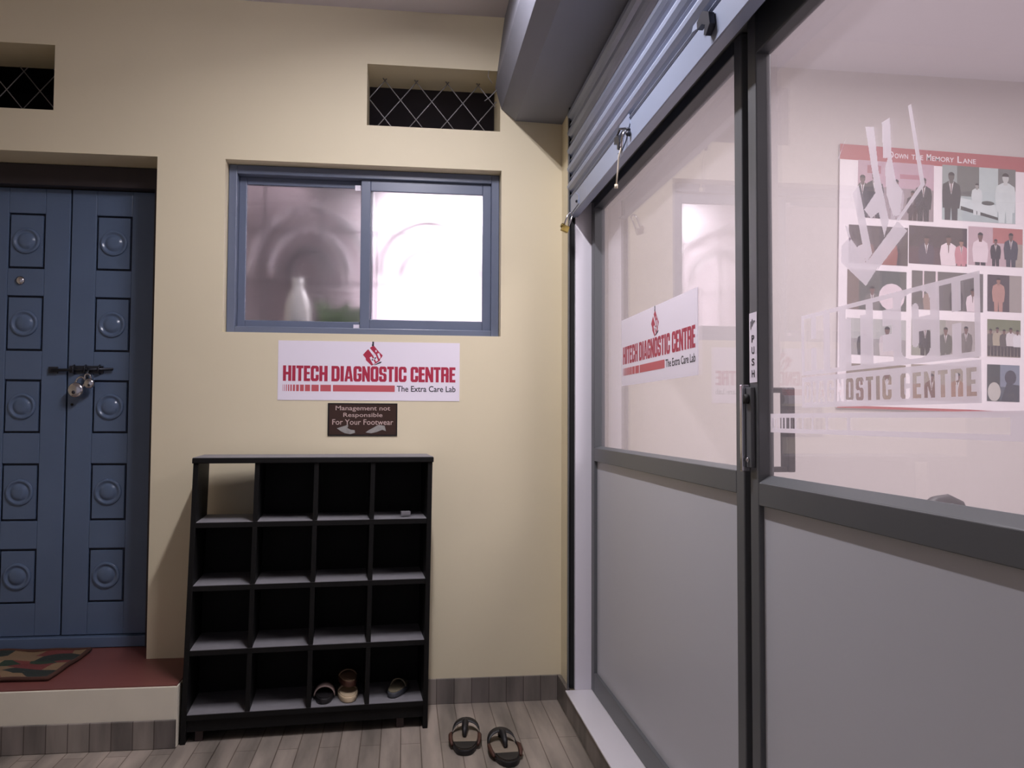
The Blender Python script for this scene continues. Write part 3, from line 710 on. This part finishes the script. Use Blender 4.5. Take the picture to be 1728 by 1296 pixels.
# next fixed panel, towards the viewer
p2 = empty('window_5', (GX, -2.94, .106)); tag(p2, 'glass panel on the near side of the shop door', 'glazed panel', kind='structure')
b = MB(); gb(p2, b, .812, .860, -2.99, -2.94, .107, 2.22, M_alu); gb(p2, b, .812, .860, -5.9, -5.85, .107, 2.22, M_alu); b.build('stile', p2)
b = MB(); gb(p2, b, .812, .860, -5.85, -2.99, TZ, 2.22, M_alu); gb(p2, b, .812, .860, -5.85, -2.99, 1.09, 1.146, M_alu); gb(p2, b, .812, .860, -5.85, -2.99, .107, .192, M_alu); b.build('rail', p2)
b = MB(); gb(p2, b, GX-.001, GX+.004, -5.85, -2.99, 1.146, TZ, M_glass); b.build('glass_pane', p2)
b = MB(); gb(p2, b, GX-.002, GX+.006, -5.85, -2.99, .192, 1.09, M_lam); b.build('lower_panel', p2)

# sign on the fixed glass; its face looks into the corridor (-x), reading towards the viewer
clinic_sign('glass_sign', frame((GX-.0015, -.612, 1.399), (0, -1, 0), (0, 0, 1)), .858, .256, 'white sign with red HITECH DIAGNOSTIC CENTRE lettering stuck on the fixed glass panel')
# PUSH sticker on the door stile
fr = frame((.7995, -1.935, 1.356), (0, -1, 0), (0, 0, 1)); r = empty('push_sticker', fr[0]); tag(r, 'narrow white PUSH sticker on the shop door stile above the lock', 'sticker')
f = (Vector((0, 0, 0)), fr[1], fr[2], fr[3])
b = MB(); b.flat([rect(0, 0, .042, .162)], f, .0005, M_paper); b.build('sticker_sheet', r, fix=False)
b = MB()
for ch, z in (('P', .093), ('U', .066), ('S', .039), ('H', .012)): b.flat(font_text(ch, .013, z, .016, .017, .03), f, .001, M_ink)
b.build('lettering', r, fix=False)
b = MB(); 
for k in range(4): b.flat([poly([(.008+k*.007, .122+k*.006), (.012+k*.007, .126+k*.006), (.012+k*.007, .148-abs(k-1)*.004), (.008+k*.007, .146-abs(k-1)*.004)])], f, .001, M_ink)
b.build('emblem', r, fix=False)

# frosted film on the door glass: measured in (y, z) on the pane
fx = DX-.0035
def film_frame(): return (Vector((0, 0, 0)), Vector((0, 1, 0)), Vector((0, 0, 1)), Vector((-1, 0, 0)))
ff = film_frame()
def shp(p): return (-3.8+(p[0]+3.8)*.9845, 1.27+(p[1]-1.27)*.9845)
fm = empty('frosted_logo_film', (fx, 0, 0)); tag(fm, 'frosted vinyl emblem with cut-out HITECH DIAGNOSTIC CENTRE lettering on the door glass', 'window film')
sh = {'A': [(-2.374, 1.81), (-2.402, 1.80), (-2.415, 1.716), (-2.445, 1.619), (-2.43, 1.594), (-2.41, 1.652)],
 'B': [(-2.328, 1.698), (-2.349, 1.709), (-2.391, 1.571), (-2.37, 1.558)], 'B2': [(-2.367, 1.658), (-2.424, 1.69), (-2.424, 1.644), (-2.389, 1.636)],
 'C': [(-2.47, 1.612), (-2.498, 1.589), (-2.407, 1.539), (-2.411, 1.545), (-2.369, 1.516), (-2.282, 1.576), (-2.285, 1.607), (-2.316, 1.618), (-2.34, 1.594), (-2.36, 1.596), (-2.369, 1.558), (-2.391, 1.569)],
 'E': [(-2.427, 1.80), (-2.452, 1.80), (-2.456, 1.728), (-2.467, 1.683), (-2.486, 1.66), (-2.477, 1.621), (-2.459, 1.623), (-2.439, 1.665), (-2.435, 1.715), (-2.444, 1.73), (-2.43, 1.734)],
 'F': [(-2.505, 1.80), (-2.514, 1.80), (-2.548, 1.654), (-2.475, 1.611), (-2.467, 1.615), (-2.536, 1.658)],
 'G': [(-2.306, 1.81), (-2.276, 1.782), (-2.276, 1.778), (-2.300, 1.806)], 'J': [(-2.298, 1.644), (-2.307, 1.642), (-2.32, 1.613), (-2.314, 1.61)]}
def pip(x, y, P):
    c = False; j = len(P)-1
    for i in range(len(P)):
        if (P[i][1] > y) != (P[j][1] > y) and x < (P[j][0]-P[i][0])*(y-P[i][1])/(P[j][1]-P[i][1])+P[i][0]: c = not c
        j = i
    return c
S2 = [[shp(p) for p in v] for k, v in sh.items() if k in 'AB2CE']
for k in 'FGJ':
    b = MB(); b.flat([poly([shp(p) for p in sh[k]])], ff, 0, M_film); b.build('film_strip', fm, fix=False)
ya, yb_, za, zb = -2.60, -2.26, 1.475, 1.81
b = MB(); b.flat(raster(lambda s, t: any(pip(ya+(yb_-ya)*s, za+(zb-za)*t, P) for P in S2), ya, za, yb_-ya, zb-za, 230, 230), ff, 0, M_film); tag(b.build('emblem_film', fm, fix=False), 'angular frosted emblem pieces')
# panel with letters cut out; s runs from the far side (left in the photo) towards the viewer
def panel_ink(y_left, y_right, z0, z1, txt, mx, mz):
    tot, g = text_ink(txt, gap=.15)
    def f(s, t):
        y = y_left+(y_right-y_left)*s; z = z0+(z1-z0)*t
        u = (s-mx)/(1-2*mx)*tot; v = (t-mz)/(1-2*mz)
        return not (0 <= v <= 1 and 0 <= u <= tot and g(u, v))
    return f
yl, yr = shp((-2.116, 0))[0], shp((-2.674, 0))[0]
zt, zm, zb_ = shp((0, 1.491))[1], shp((0, 1.362))[1], shp((0, 1.296))[1]
b = MB(); b.flat(raster(panel_ink(yl, yr, zm+.002, zt, 'HITECH', .022, .07), yl, zm+.002, yr-yl, zt-zm-.002, 260, 90), ff, 0, M_film); tag(b.build('upper_film', fm, fix=False), 'frosted panel with HITECH cut out')
b = MB(); b.flat(raster(panel_ink(yl, yr, zb_, zm-.002, 'DIAGNOSTIC CENTRE', .02, .16), yl, zb_, yr-yl, zm-zb_-.002, 420, 60), ff, 0, M_film); tag(b.build('lower_film', fm, fix=False), 'frosted panel with DIAGNOSTIC CENTRE cut out')
bl, br_, z0, z1 = -1.990, -2.80, 1.242, 1.284
def band(s, t):
    if t < .22 or t > .78: return True
    u = (s*(bl-br_))/.62
    if u < .02: return True
    for a, c in BARS:
        k = .02+a/BAR_W*1.2
        if k <= u <= .02+c/BAR_W*1.2: return False
    return True
b = MB(); b.flat(raster(band, bl, z0, br_-bl, z1-z0, 400, 18), ff, 0, M_film); tag(b.build('band_film', fm, fix=False), 'frosted band with bar cut-outs')

# ================================================================= ROLLER SHUTTER
sh_ = empty('roller_shutter', (.72, -.20, 2.157)); tag(sh_, 'blue-grey steel roller shutter rolled up above the shop front', 'shutter')
q = sh_.location
SY1, SYb = -.200, -6.0
zc = 2.243; pitch = .080; k = 0
while zc+pitch <= 2.66:
    prof = [(.018, 0.0), (.000, .001), (-.006, .005), (-.003, .010), (.016, .012), (.017, .018), (.008, .022), (-.004, .029), (-.013, .041), (-.015, .052), (-.011, .062), (-.002, .070), (.010, .076), (.016, .080), (.024, .080), (.024, .0)]
    b = MB(); b.prism([(x, zc-q.z+z) for x, z in prof], 1, SYb-q.y, SY1-q.y, M_shut, False)
    b.box(.004, .016, SYb-q.y, SY1-q.y, zc-q.z+.0085, zc-q.z+.0135, M_shutd)
    o = b.build('slat', sh_); zc += pitch; k += 1
b = MB(); b.prism([(.000, 0), (-.003, .003), (-.003, .080), (.000, .084), (.008, .086), (.010, .080), (.010, .004), (.030, .004), (.030, 0)], 1, SYb-q.y, SY1-q.y, M_shut); b.build('bottom_bar', sh_)
# side guide; black sheets stand in for shade in its slot
b = MB(); b.box(-.010, -.006, -.013, .006, -2.05, .50, M_alu); b.box(-.006, .020, .0065, .009, -2.05, .50, M_black); b.box(-.010, .021, .0078, .0082, -2.05, .5, M_black)
b.build('side_guide', sh_)
def on_bar(y, z): return (-.004, y-q.y, z-q.z)
b = MB(); x0 = -.006
def plate(pts, m): b.prism([(p[0]-q.y, p[1]-q.z) for p in pts], 0, -.006, -.002, m)
plate([(-1.045, 2.175), (-1.045, 2.235), (-1.075, 2.262), (-1.185, 2.262), (-1.200, 2.225), (-1.150, 2.185), (-1.10, 2.170)], M_shut)
b.tube([on_bar(-1.065, 2.215), (-.012, -1.07-q.y, 2.232-q.z), (-.014, -1.11-q.y, 2.238-q.z), (-.014, -1.19-q.y, 2.212-q.z), on_bar(-1.20, 2.205)], .004, M_dsteel, 8)
b.prism([(-1.050-q.y, .070), (-1.10-q.y, .063), (-1.112-q.y, .035), (-1.102-q.y, .012), (-1.085-q.y, .020), (-1.085-q.y, .040), (-1.045-q.y, .048)], 0, -.018, -.006, M_dsteel)
b.lathe([(.009, 0), (.009, -.010), (.004, -.014), (.0005, -.014)], (-.006, -1.205-q.y, 2.190-q.z), 0, M_dsteel, 14)
b.build('latch_plate', sh_)
b = MB()
plate([(-1.905, 2.240), (-1.875, 2.262), (-1.80, 2.262), (-1.79, 2.250), (-1.86, 2.235)], M_shut)
b.prism([(-1.865-q.y, .082), (-1.905-q.y, .092), (-1.945-q.y, .070), (-1.952-q.y, .040), (-1.925-q.y, .022), (-1.912-q.y, .030), (-1.922-q.y, .050), (-1.90-q.y, .062), (-1.868-q.y, .062)], 0, -.020, -.006, M_dsteel)
b.build('hook_latch', sh_)
b = MB()
plate([(-.235, 2.165), (-.235, 2.235), (-.33, 2.235), (-.40, 2.205), (-.40, 2.170)], M_shut)
b.lathe([(.006, 0), (.006, -.006), (.0005, -.008)], (-.006, -.375-q.y, 2.185-q.z), 0, M_dsteel, 12)
b.build('end_plate', sh_)
# key and cord hanging from the middle latch
o = MB().tube([(.706, -1.17, 2.215), (.700, -1.165, 2.190), (.700, -1.150, 2.165)], .005, M_steel, 8).tube([(.700, -1.150, 2.165), (.699, -1.120, 2.140), (.698, -1.112, 2.100), (.697, -1.095, 2.055)], .0025, mat('white_cord', rgb(225, 215, 195), .8, noise=.03), 6).tube([(.697, -1.095, 2.055), (.697, -1.093, 2.042)], .006, mat('cord_knot', rgb(220, 208, 186), .8, noise=.03), 6).build('pull_cord', sh_)
o.location = (-q.x, -q.y, -q.z); tag(o, 'pale cord hanging from the middle latch')
k_ = empty('brass_padlock', (.682, -.285, 2.095)); k_.rotation_euler = (0, .35, .2); tag(k_, 'brass lock with a steel shackle hanging at the corner end of the shutter', 'padlock')
b = MB(); b.box(-.016, .016, -.008, .008, -.022, .006, M_brass); b.lathe([(.010, 0), (.010, .012), (.0005, .014)], (-.022, 0, .0), 0, M_brass, 12); b.build('lock_body', k_, bevel=.002)
b = MB(); b.tube([(-.009, 0, .004), (-.009, 0, .05), (-.005, 0, .066), (.004, 0, .070), (.012, 0, .062), (.012, 0, .046), (.011, 0, .004)], .0038, M_steel, 8); b.build('shackle', k_)

# cobweb strands by the beam
o = MB().tube([(.39, -.004, 2.82), (.37, -.006, 2.85), (.375, -.004, 2.88)], .0015, M_wire, 5).tube([(.415, -.02, 2.79), (.38, -.004, 2.755), (.355, -.004, 2.735)], .002, M_wire, 5).build('cobweb')
tag(o, 'thin grey cobweb strands where the beam meets the wall', 'cobweb')

# ================================================================= PHOTO BOARD IN THE SHOP
bd = empty('photo_board', (2.06, -.012, 1.330)); bd.rotation_euler = (0, math.radians(1.45), 0)
tag(bd, 'white photo board headed DOWN THE MEMORY LANE on the shop wall', 'poster')
BW, BH = 1.0, 1.285
f = (Vector((0, 0, 0)), Vector((1, 0, 0)), Vector((0, 0, 1)), Vector((0, -1, 0)))
M_board = mat('board_white', rgb(238, 230, 234), .35, noise=.01)
b = MB(); b.box(0, BW, 0, .010, 0, BH, M_board); b.build('board', bd, bevel=.001)
M_hdr = mat('header_red', rgb(176, 90, 92), .4, noise=.03)
b = MB(); b.flat([rect(0, BH-.075, BW, BH)], f, .0006, M_hdr); b.build('header_strip', bd, fix=False)
b = MB(); b.flat([rect(0, 0, .70, .012), poly([(.70, 0), (BW, .003), (BW, .006), (.70, .012)])], f, .0006, M_hdr); b.build('footer_line', bd, fix=False)
b = MB(); xx = .255
for big, small in (('D', 'OWN'), ('T', 'HE'), ('M', 'EMORY'), ('L', 'ANE')):
    if big == 'T': b.flat(font_text('THE', xx, BH-.052, .062, .024, .01), f, .0012, M_board); xx += .080; continue
    b.flat(font_text(big, xx, BH-.052, .024, .033, .015), f, .0012, M_board); xx += .029
    w_ = .0235*len(small); b.flat(font_text(small, xx, BH-.052, w_, .024, .012), f, .0012, M_board); xx += w_+.018
b.build('title', bd, fix=False)

FC = {}
def fc(r, g, b_):
    k = (r, g, b_)
    if k not in FC: FC[k] = mat('print_%d_%d_%d' % k, rgb(*k), .45, noise=.12, nscale=30)
    return FC[k]
def person(cx, base, h, suit, skin, shirt=(210, 205, 205), tie=True, legs=None):
    """flat printed figure: list of (poly, colour), back to front"""
    hw = h*.16; out = []
    legs = legs or suit
    out.append((poly([(cx-hw*.75, base), (cx-hw*.1, base), (cx, base+h*.42), (cx+hw*.1, base), (cx+hw*.75, base), (cx+hw*.8, base+h*.5), (cx-hw*.8, base+h*.5)]), legs))
    out.append((poly([(cx-hw, base+h*.36), (cx+hw, base+h*.36), (cx+hw*1.18, base+h*.62), (cx+hw, base+h*.78), (cx+hw*.35, base+h*.84), (cx-hw*.35, base+h*.84), (cx-hw, base+h*.78), (cx-hw*1.18, base+h*.62)]), suit))
    if tie:
        out.append((poly([(cx-hw*.3, base+h*.83), (cx+hw*.3, base+h*.83), (cx, base+h*.60)]), shirt)); out.append((poly([(cx-hw*.07, base+h*.81), (cx+hw*.07, base+h*.81), (cx+hw*.04, base+h*.64), (cx-hw*.04, base+h*.64)]), (90, 40, 50)))
    out.append((rect(cx-hw*.22, base+h*.80, cx+hw*.22, base+h*.88), skin)); out.append((ell(cx, base+h*.92, h*.058, h*.078, 14), skin))
    out.append((ell(cx, base+h*.945, h*.062, h*.060, 10, 0, 180), (35, 30, 32)))
    return out
PH = []   # (x0, z0, x1, z1, background, [(poly, colour)])
DK, SK, SK2 = (52, 48, 54), (112, 84, 78), (150, 112, 98)
tl = lambda x, z: (x-2.06, z-1.33+.005)
def photo(x0, z1, x1, z0, bg, items, label):
    tilt = -.0253   # keep the prints square to the board
    (a, d), (c, e) = tl(x0, z1), tl(x1, z0)
    # undo the board tilt for the measured corners
    d += a*.0253*1.0; e += c*.0253*1.0
    w, h = c-a, d-e
    b = MB(); b.flat([rect(a, e, c, d)], f, .0008, fc(*bg)); lay = .0010
    for (vs, fs), col in items(w, h) if callable(items) else items:
        vs = [(min(max(x, 0), w)+a, min(max(y, 0), h)+e) for x, y in vs]
        b.flat([(vs, fs)], f, lay, fc(*col)); lay += .00006
    tag(b.build('photo_print', bd, fix=False), label)
def p1(w, h):
    o = [(rect(0, h*.55, w, h), (190, 160, 172)), (rect(w*.12, h*.78, w*.30, h*.92), (170, 110, 120)), (rect(w*.55, h*.72, w*.85, h*.80), (176, 120, 134))]
    for cx, hh, c in ((.06, .84, DK), (.22, .90, DK), (.50, .80, (180, 170, 176)), (.72, .62, (60, 46, 50)), (.86, .86, DK)): o += person(cx*w, -.1*h, hh*h, c, SK if c != DK else (92, 72, 72))
    return o
def p2(w, h):
    o = [(rect(0, 0, w, h), (172, 186, 186)), (rect(0, h*.5, w*.2, h), (150, 160, 158)), (rect(w*.2, h*.45, w*.5, h), (104, 108, 104)), (rect(w*.5, h*.35, w*.76, h), (186, 200, 200)), (rect(w*.76, h*.6, w, h), (110, 114, 112)),
         (poly([(w*.22, h*.22), (w*.75, h*.1), (w*.75, h*.32), (w*.25, h*.42)]), (206, 216, 216)), (poly([(w*.25, h*.20), (w*.76, h*.05), (w*.76, h*.10), (w*.25, h*.27)]), (70, 74, 72)), (ell(w*.62, h*.35, w*.09, h*.04), (84, 88, 84)), (rect(w*.22, h*.48, w*.38, h*.53), (90, 92, 90))]
    o += person(w*.47, h*.12, h*.58, (206, 214, 214), (150, 150, 146), tie=False) + person(w*.12, -.15*h, h*1.02, (56, 56, 60), (88, 84, 80)) + person(w*.86, -.2*h, h*1.12, (206, 216, 216), (196, 200, 198), tie=False)
    return o
def duo(bg1, a, c_, third=None):
    def g(w, h):
        o = [(rect(0, h*.45, w, h), bg1)]
        o += person(w*.3, -.45*h, h*1.2, a, SK)+person(w*.68, -.5*h, h*1.3, c_, SK)
        if third: o += person(w*.9, -.3*h, h*1.0, third, SK2)
        return o
    return g
WHT = (222, 206, 212)
photo(2.154, 2.535, 2.552, 2.242, (150, 136, 140), p1, 'print of four men in dark suits')
photo(2.597, 2.530, 2.992, 2.246, (170, 182, 182), p2, 'greenish print of a laboratory visit')
photo(2.110, 2.215, 2.418, 2.019, (78, 66, 66), duo((86, 76, 74), (120, 92, 84), (150, 96, 86)), 'dark print in the second row')
photo(2.423, 2.222, 2.731, 2.026, (84, 62, 70), duo((70, 58, 62), (78, 66, 80), WHT, (190, 130, 140)), 'print of a man in white')
photo(2.738, 2.228, 3.032, 2.028, (190, 166, 172), lambda w, h: [(rect(w*.45, h*.6, w, h), (176, 112, 108)), (rect(w*.85, 0, w, h*.6), (160, 150, 140))]+person(w*.22, -.35*h, h*1.2, WHT, SK, tie=False, legs=DK)+person(w*.5, -.1*h, h*.8, DK, SK)+person(w*.78, -.2*h, h*1.08, (66, 66, 78), SK), 'print of three men shaking hands')
photo(2.105, 1.997, 2.412, 1.795, (88, 90, 86), lambda w, h: [(rect(0, 0, w*.2, h), (120, 104, 96)), (ell(w*.75, h*.35, w*.22, h*.34), WHT)]+person(w*.42, -.5*h, h*1.1, (110, 106, 102), SK), 'print in the third row')
photo(2.440, 2.000, 2.819, 1.800, (96, 92, 92), lambda w, h: [(rect(w*.15, h*.3, w*.17, h), WHT), (rect(w*.33, h*.3, w*.36, h), WHT)]+person(w*.25, -.4*h, h, (150, 128, 120), SK)+person(w*.62, -.35*h, h*1.05, DK, SK)+person(w*.85, -.4*h, h, WHT, SK), 'wide print in the third row')
photo(2.842, 1.990, 3.027, 1.802, (76, 66, 72), lambda w, h: [(rect(w*.64, 0, w, h), (158, 150, 146))]+person(w*.32, -.1*h, h*1.02, (176, 134, 124), SK2, tie=False), 'print of a figure in light brown')
photo(2.105, 1.760, 2.412, 1.575, (150, 146, 146), duo((176, 176, 174), DK, (200, 190, 194)), 'print in the fourth row')
photo(2.440, 1.762, 2.800, 1.575, (166, 158, 156), lambda w, h: [(rect(0, 0, w*.5, h), (150, 150, 140))]+person(w*.2, -.2*h, h*1.1, DK, SK)+person(w*.5, -.3*h, h*1.1, (88, 88, 82), SK)+person(w*.8, -.2*h, h*1.05, (110, 104, 100), SK), 'wide print in the fourth row')
photo(2.842, 1.768, 3.022, 1.578, (150, 140, 128), lambda w, h: [(rect(0, h*.7, w, h), (116, 122, 96))]+[it for k, c in enumerate(((96, 92, 88), (170, 160, 140), (90, 84, 82), (206, 200, 202), (216, 214, 218))) for it in person(w*(.1+.2*k), h*.02, h*(.72+.05*(k % 2)), c, SK, tie=False, legs=(70, 64, 66))], 'print of a standing group outdoors')
photo(2.105, 1.540, 2.412, 1.356, (128, 112, 100), duo((130, 118, 104), (120, 92, 80), (140, 120, 104)), 'print in the bottom row')
photo(2.440, 1.540, 2.800, 1.356, (146, 122, 108), duo((150, 140, 130), (110, 80, 72), (150, 116, 100)), 'wide print in the bottom row')
photo(2.842, 1.544, 3.017, 1.358, (84, 92, 104), lambda w, h: [(rect(0, 0, w*.4, h), (66, 70, 72)), (rect(w*.4, h*.4, w, h), (126, 134, 150)), (ell(w*.22, h*.26, w*.2, h*.26), (190, 186, 180)), (ell(w*.72, h*.66, w*.18, h*.2), (66, 66, 78)), (poly([(w*.42, 0), (w, 0), (w, h*.45), (w*.6, h*.5)]), (62, 66, 76))], 'print with a seated figure and bouquet')
# waiting chair behind the door glass; only the curved top of its back shows
ch = empty('waiting_chair', (1.28, -1.93, .10), math.radians(35)); tag(ch, 'grey chair behind the shop door with only its curved back top showing', 'chair')
M_chr = mat('chair_grey_plastic', rgb(120, 124, 128), .4, noise=.03); M_chd = mat('chair_dark_edge', rgb(40, 38, 42), .5, noise=.05)
b = MB(); n = 16; vs = []
arc = [(-.21, .55), (-.20, .80), (-.17, .905), (-.11, .955), (-.04, .972), (.04, .972), (.11, .955), (.17, .905), (.20, .80), (.21, .55)]
b.prism([(x, z) for x, z in arc], 1, -.012, .012, M_chr, True); b.build('backrest', ch, bevel=.004)
b = MB(); b.tube([(x, 0, z+.006) for x, z in arc], .014, M_chd, 8); tag(b.build('backrest_edge', ch), 'dark rim of the backrest')
b = MB(); b.box(-.21, .21, .02, .44, .44, .47, M_chr); b.build('seat', ch, bevel=.01)
for sx in (-.19, .19):
    for yy in (.03, .42): b = MB(); b.tube([(sx, yy, .44), (sx*1.05, yy+(-.02 if yy < .1 else .02), 0.0)], .013, M_chd, 8); b.build('leg', ch)
for sx in (-.195, .195): b = MB(); b.tube([(sx, .02, .45), (sx, 0, .60)], .012, M_chd, 8); b.build('back_post', ch)

# ================================================================= LAMP FIXTURES (ceiling)
M_tube = mat('lamp_tube_glow', (1, .93, .97, 1), .4, emit=((1, .93, .97, 1), 60.0))
lp = empty('tube_lamp', (.05, -1.45, 3.135)); tag(lp, 'white batten tube lamp on the corridor ceiling', 'lamp')
MB().box(-.03, .03, -.46, .46, -.045, 0, M_paper).build('batten', lp, bevel=.003)
MB().tube([(0, -.43, -.062), (0, .43, -.062)], .013, M_tube, 12).build('tube', lp)
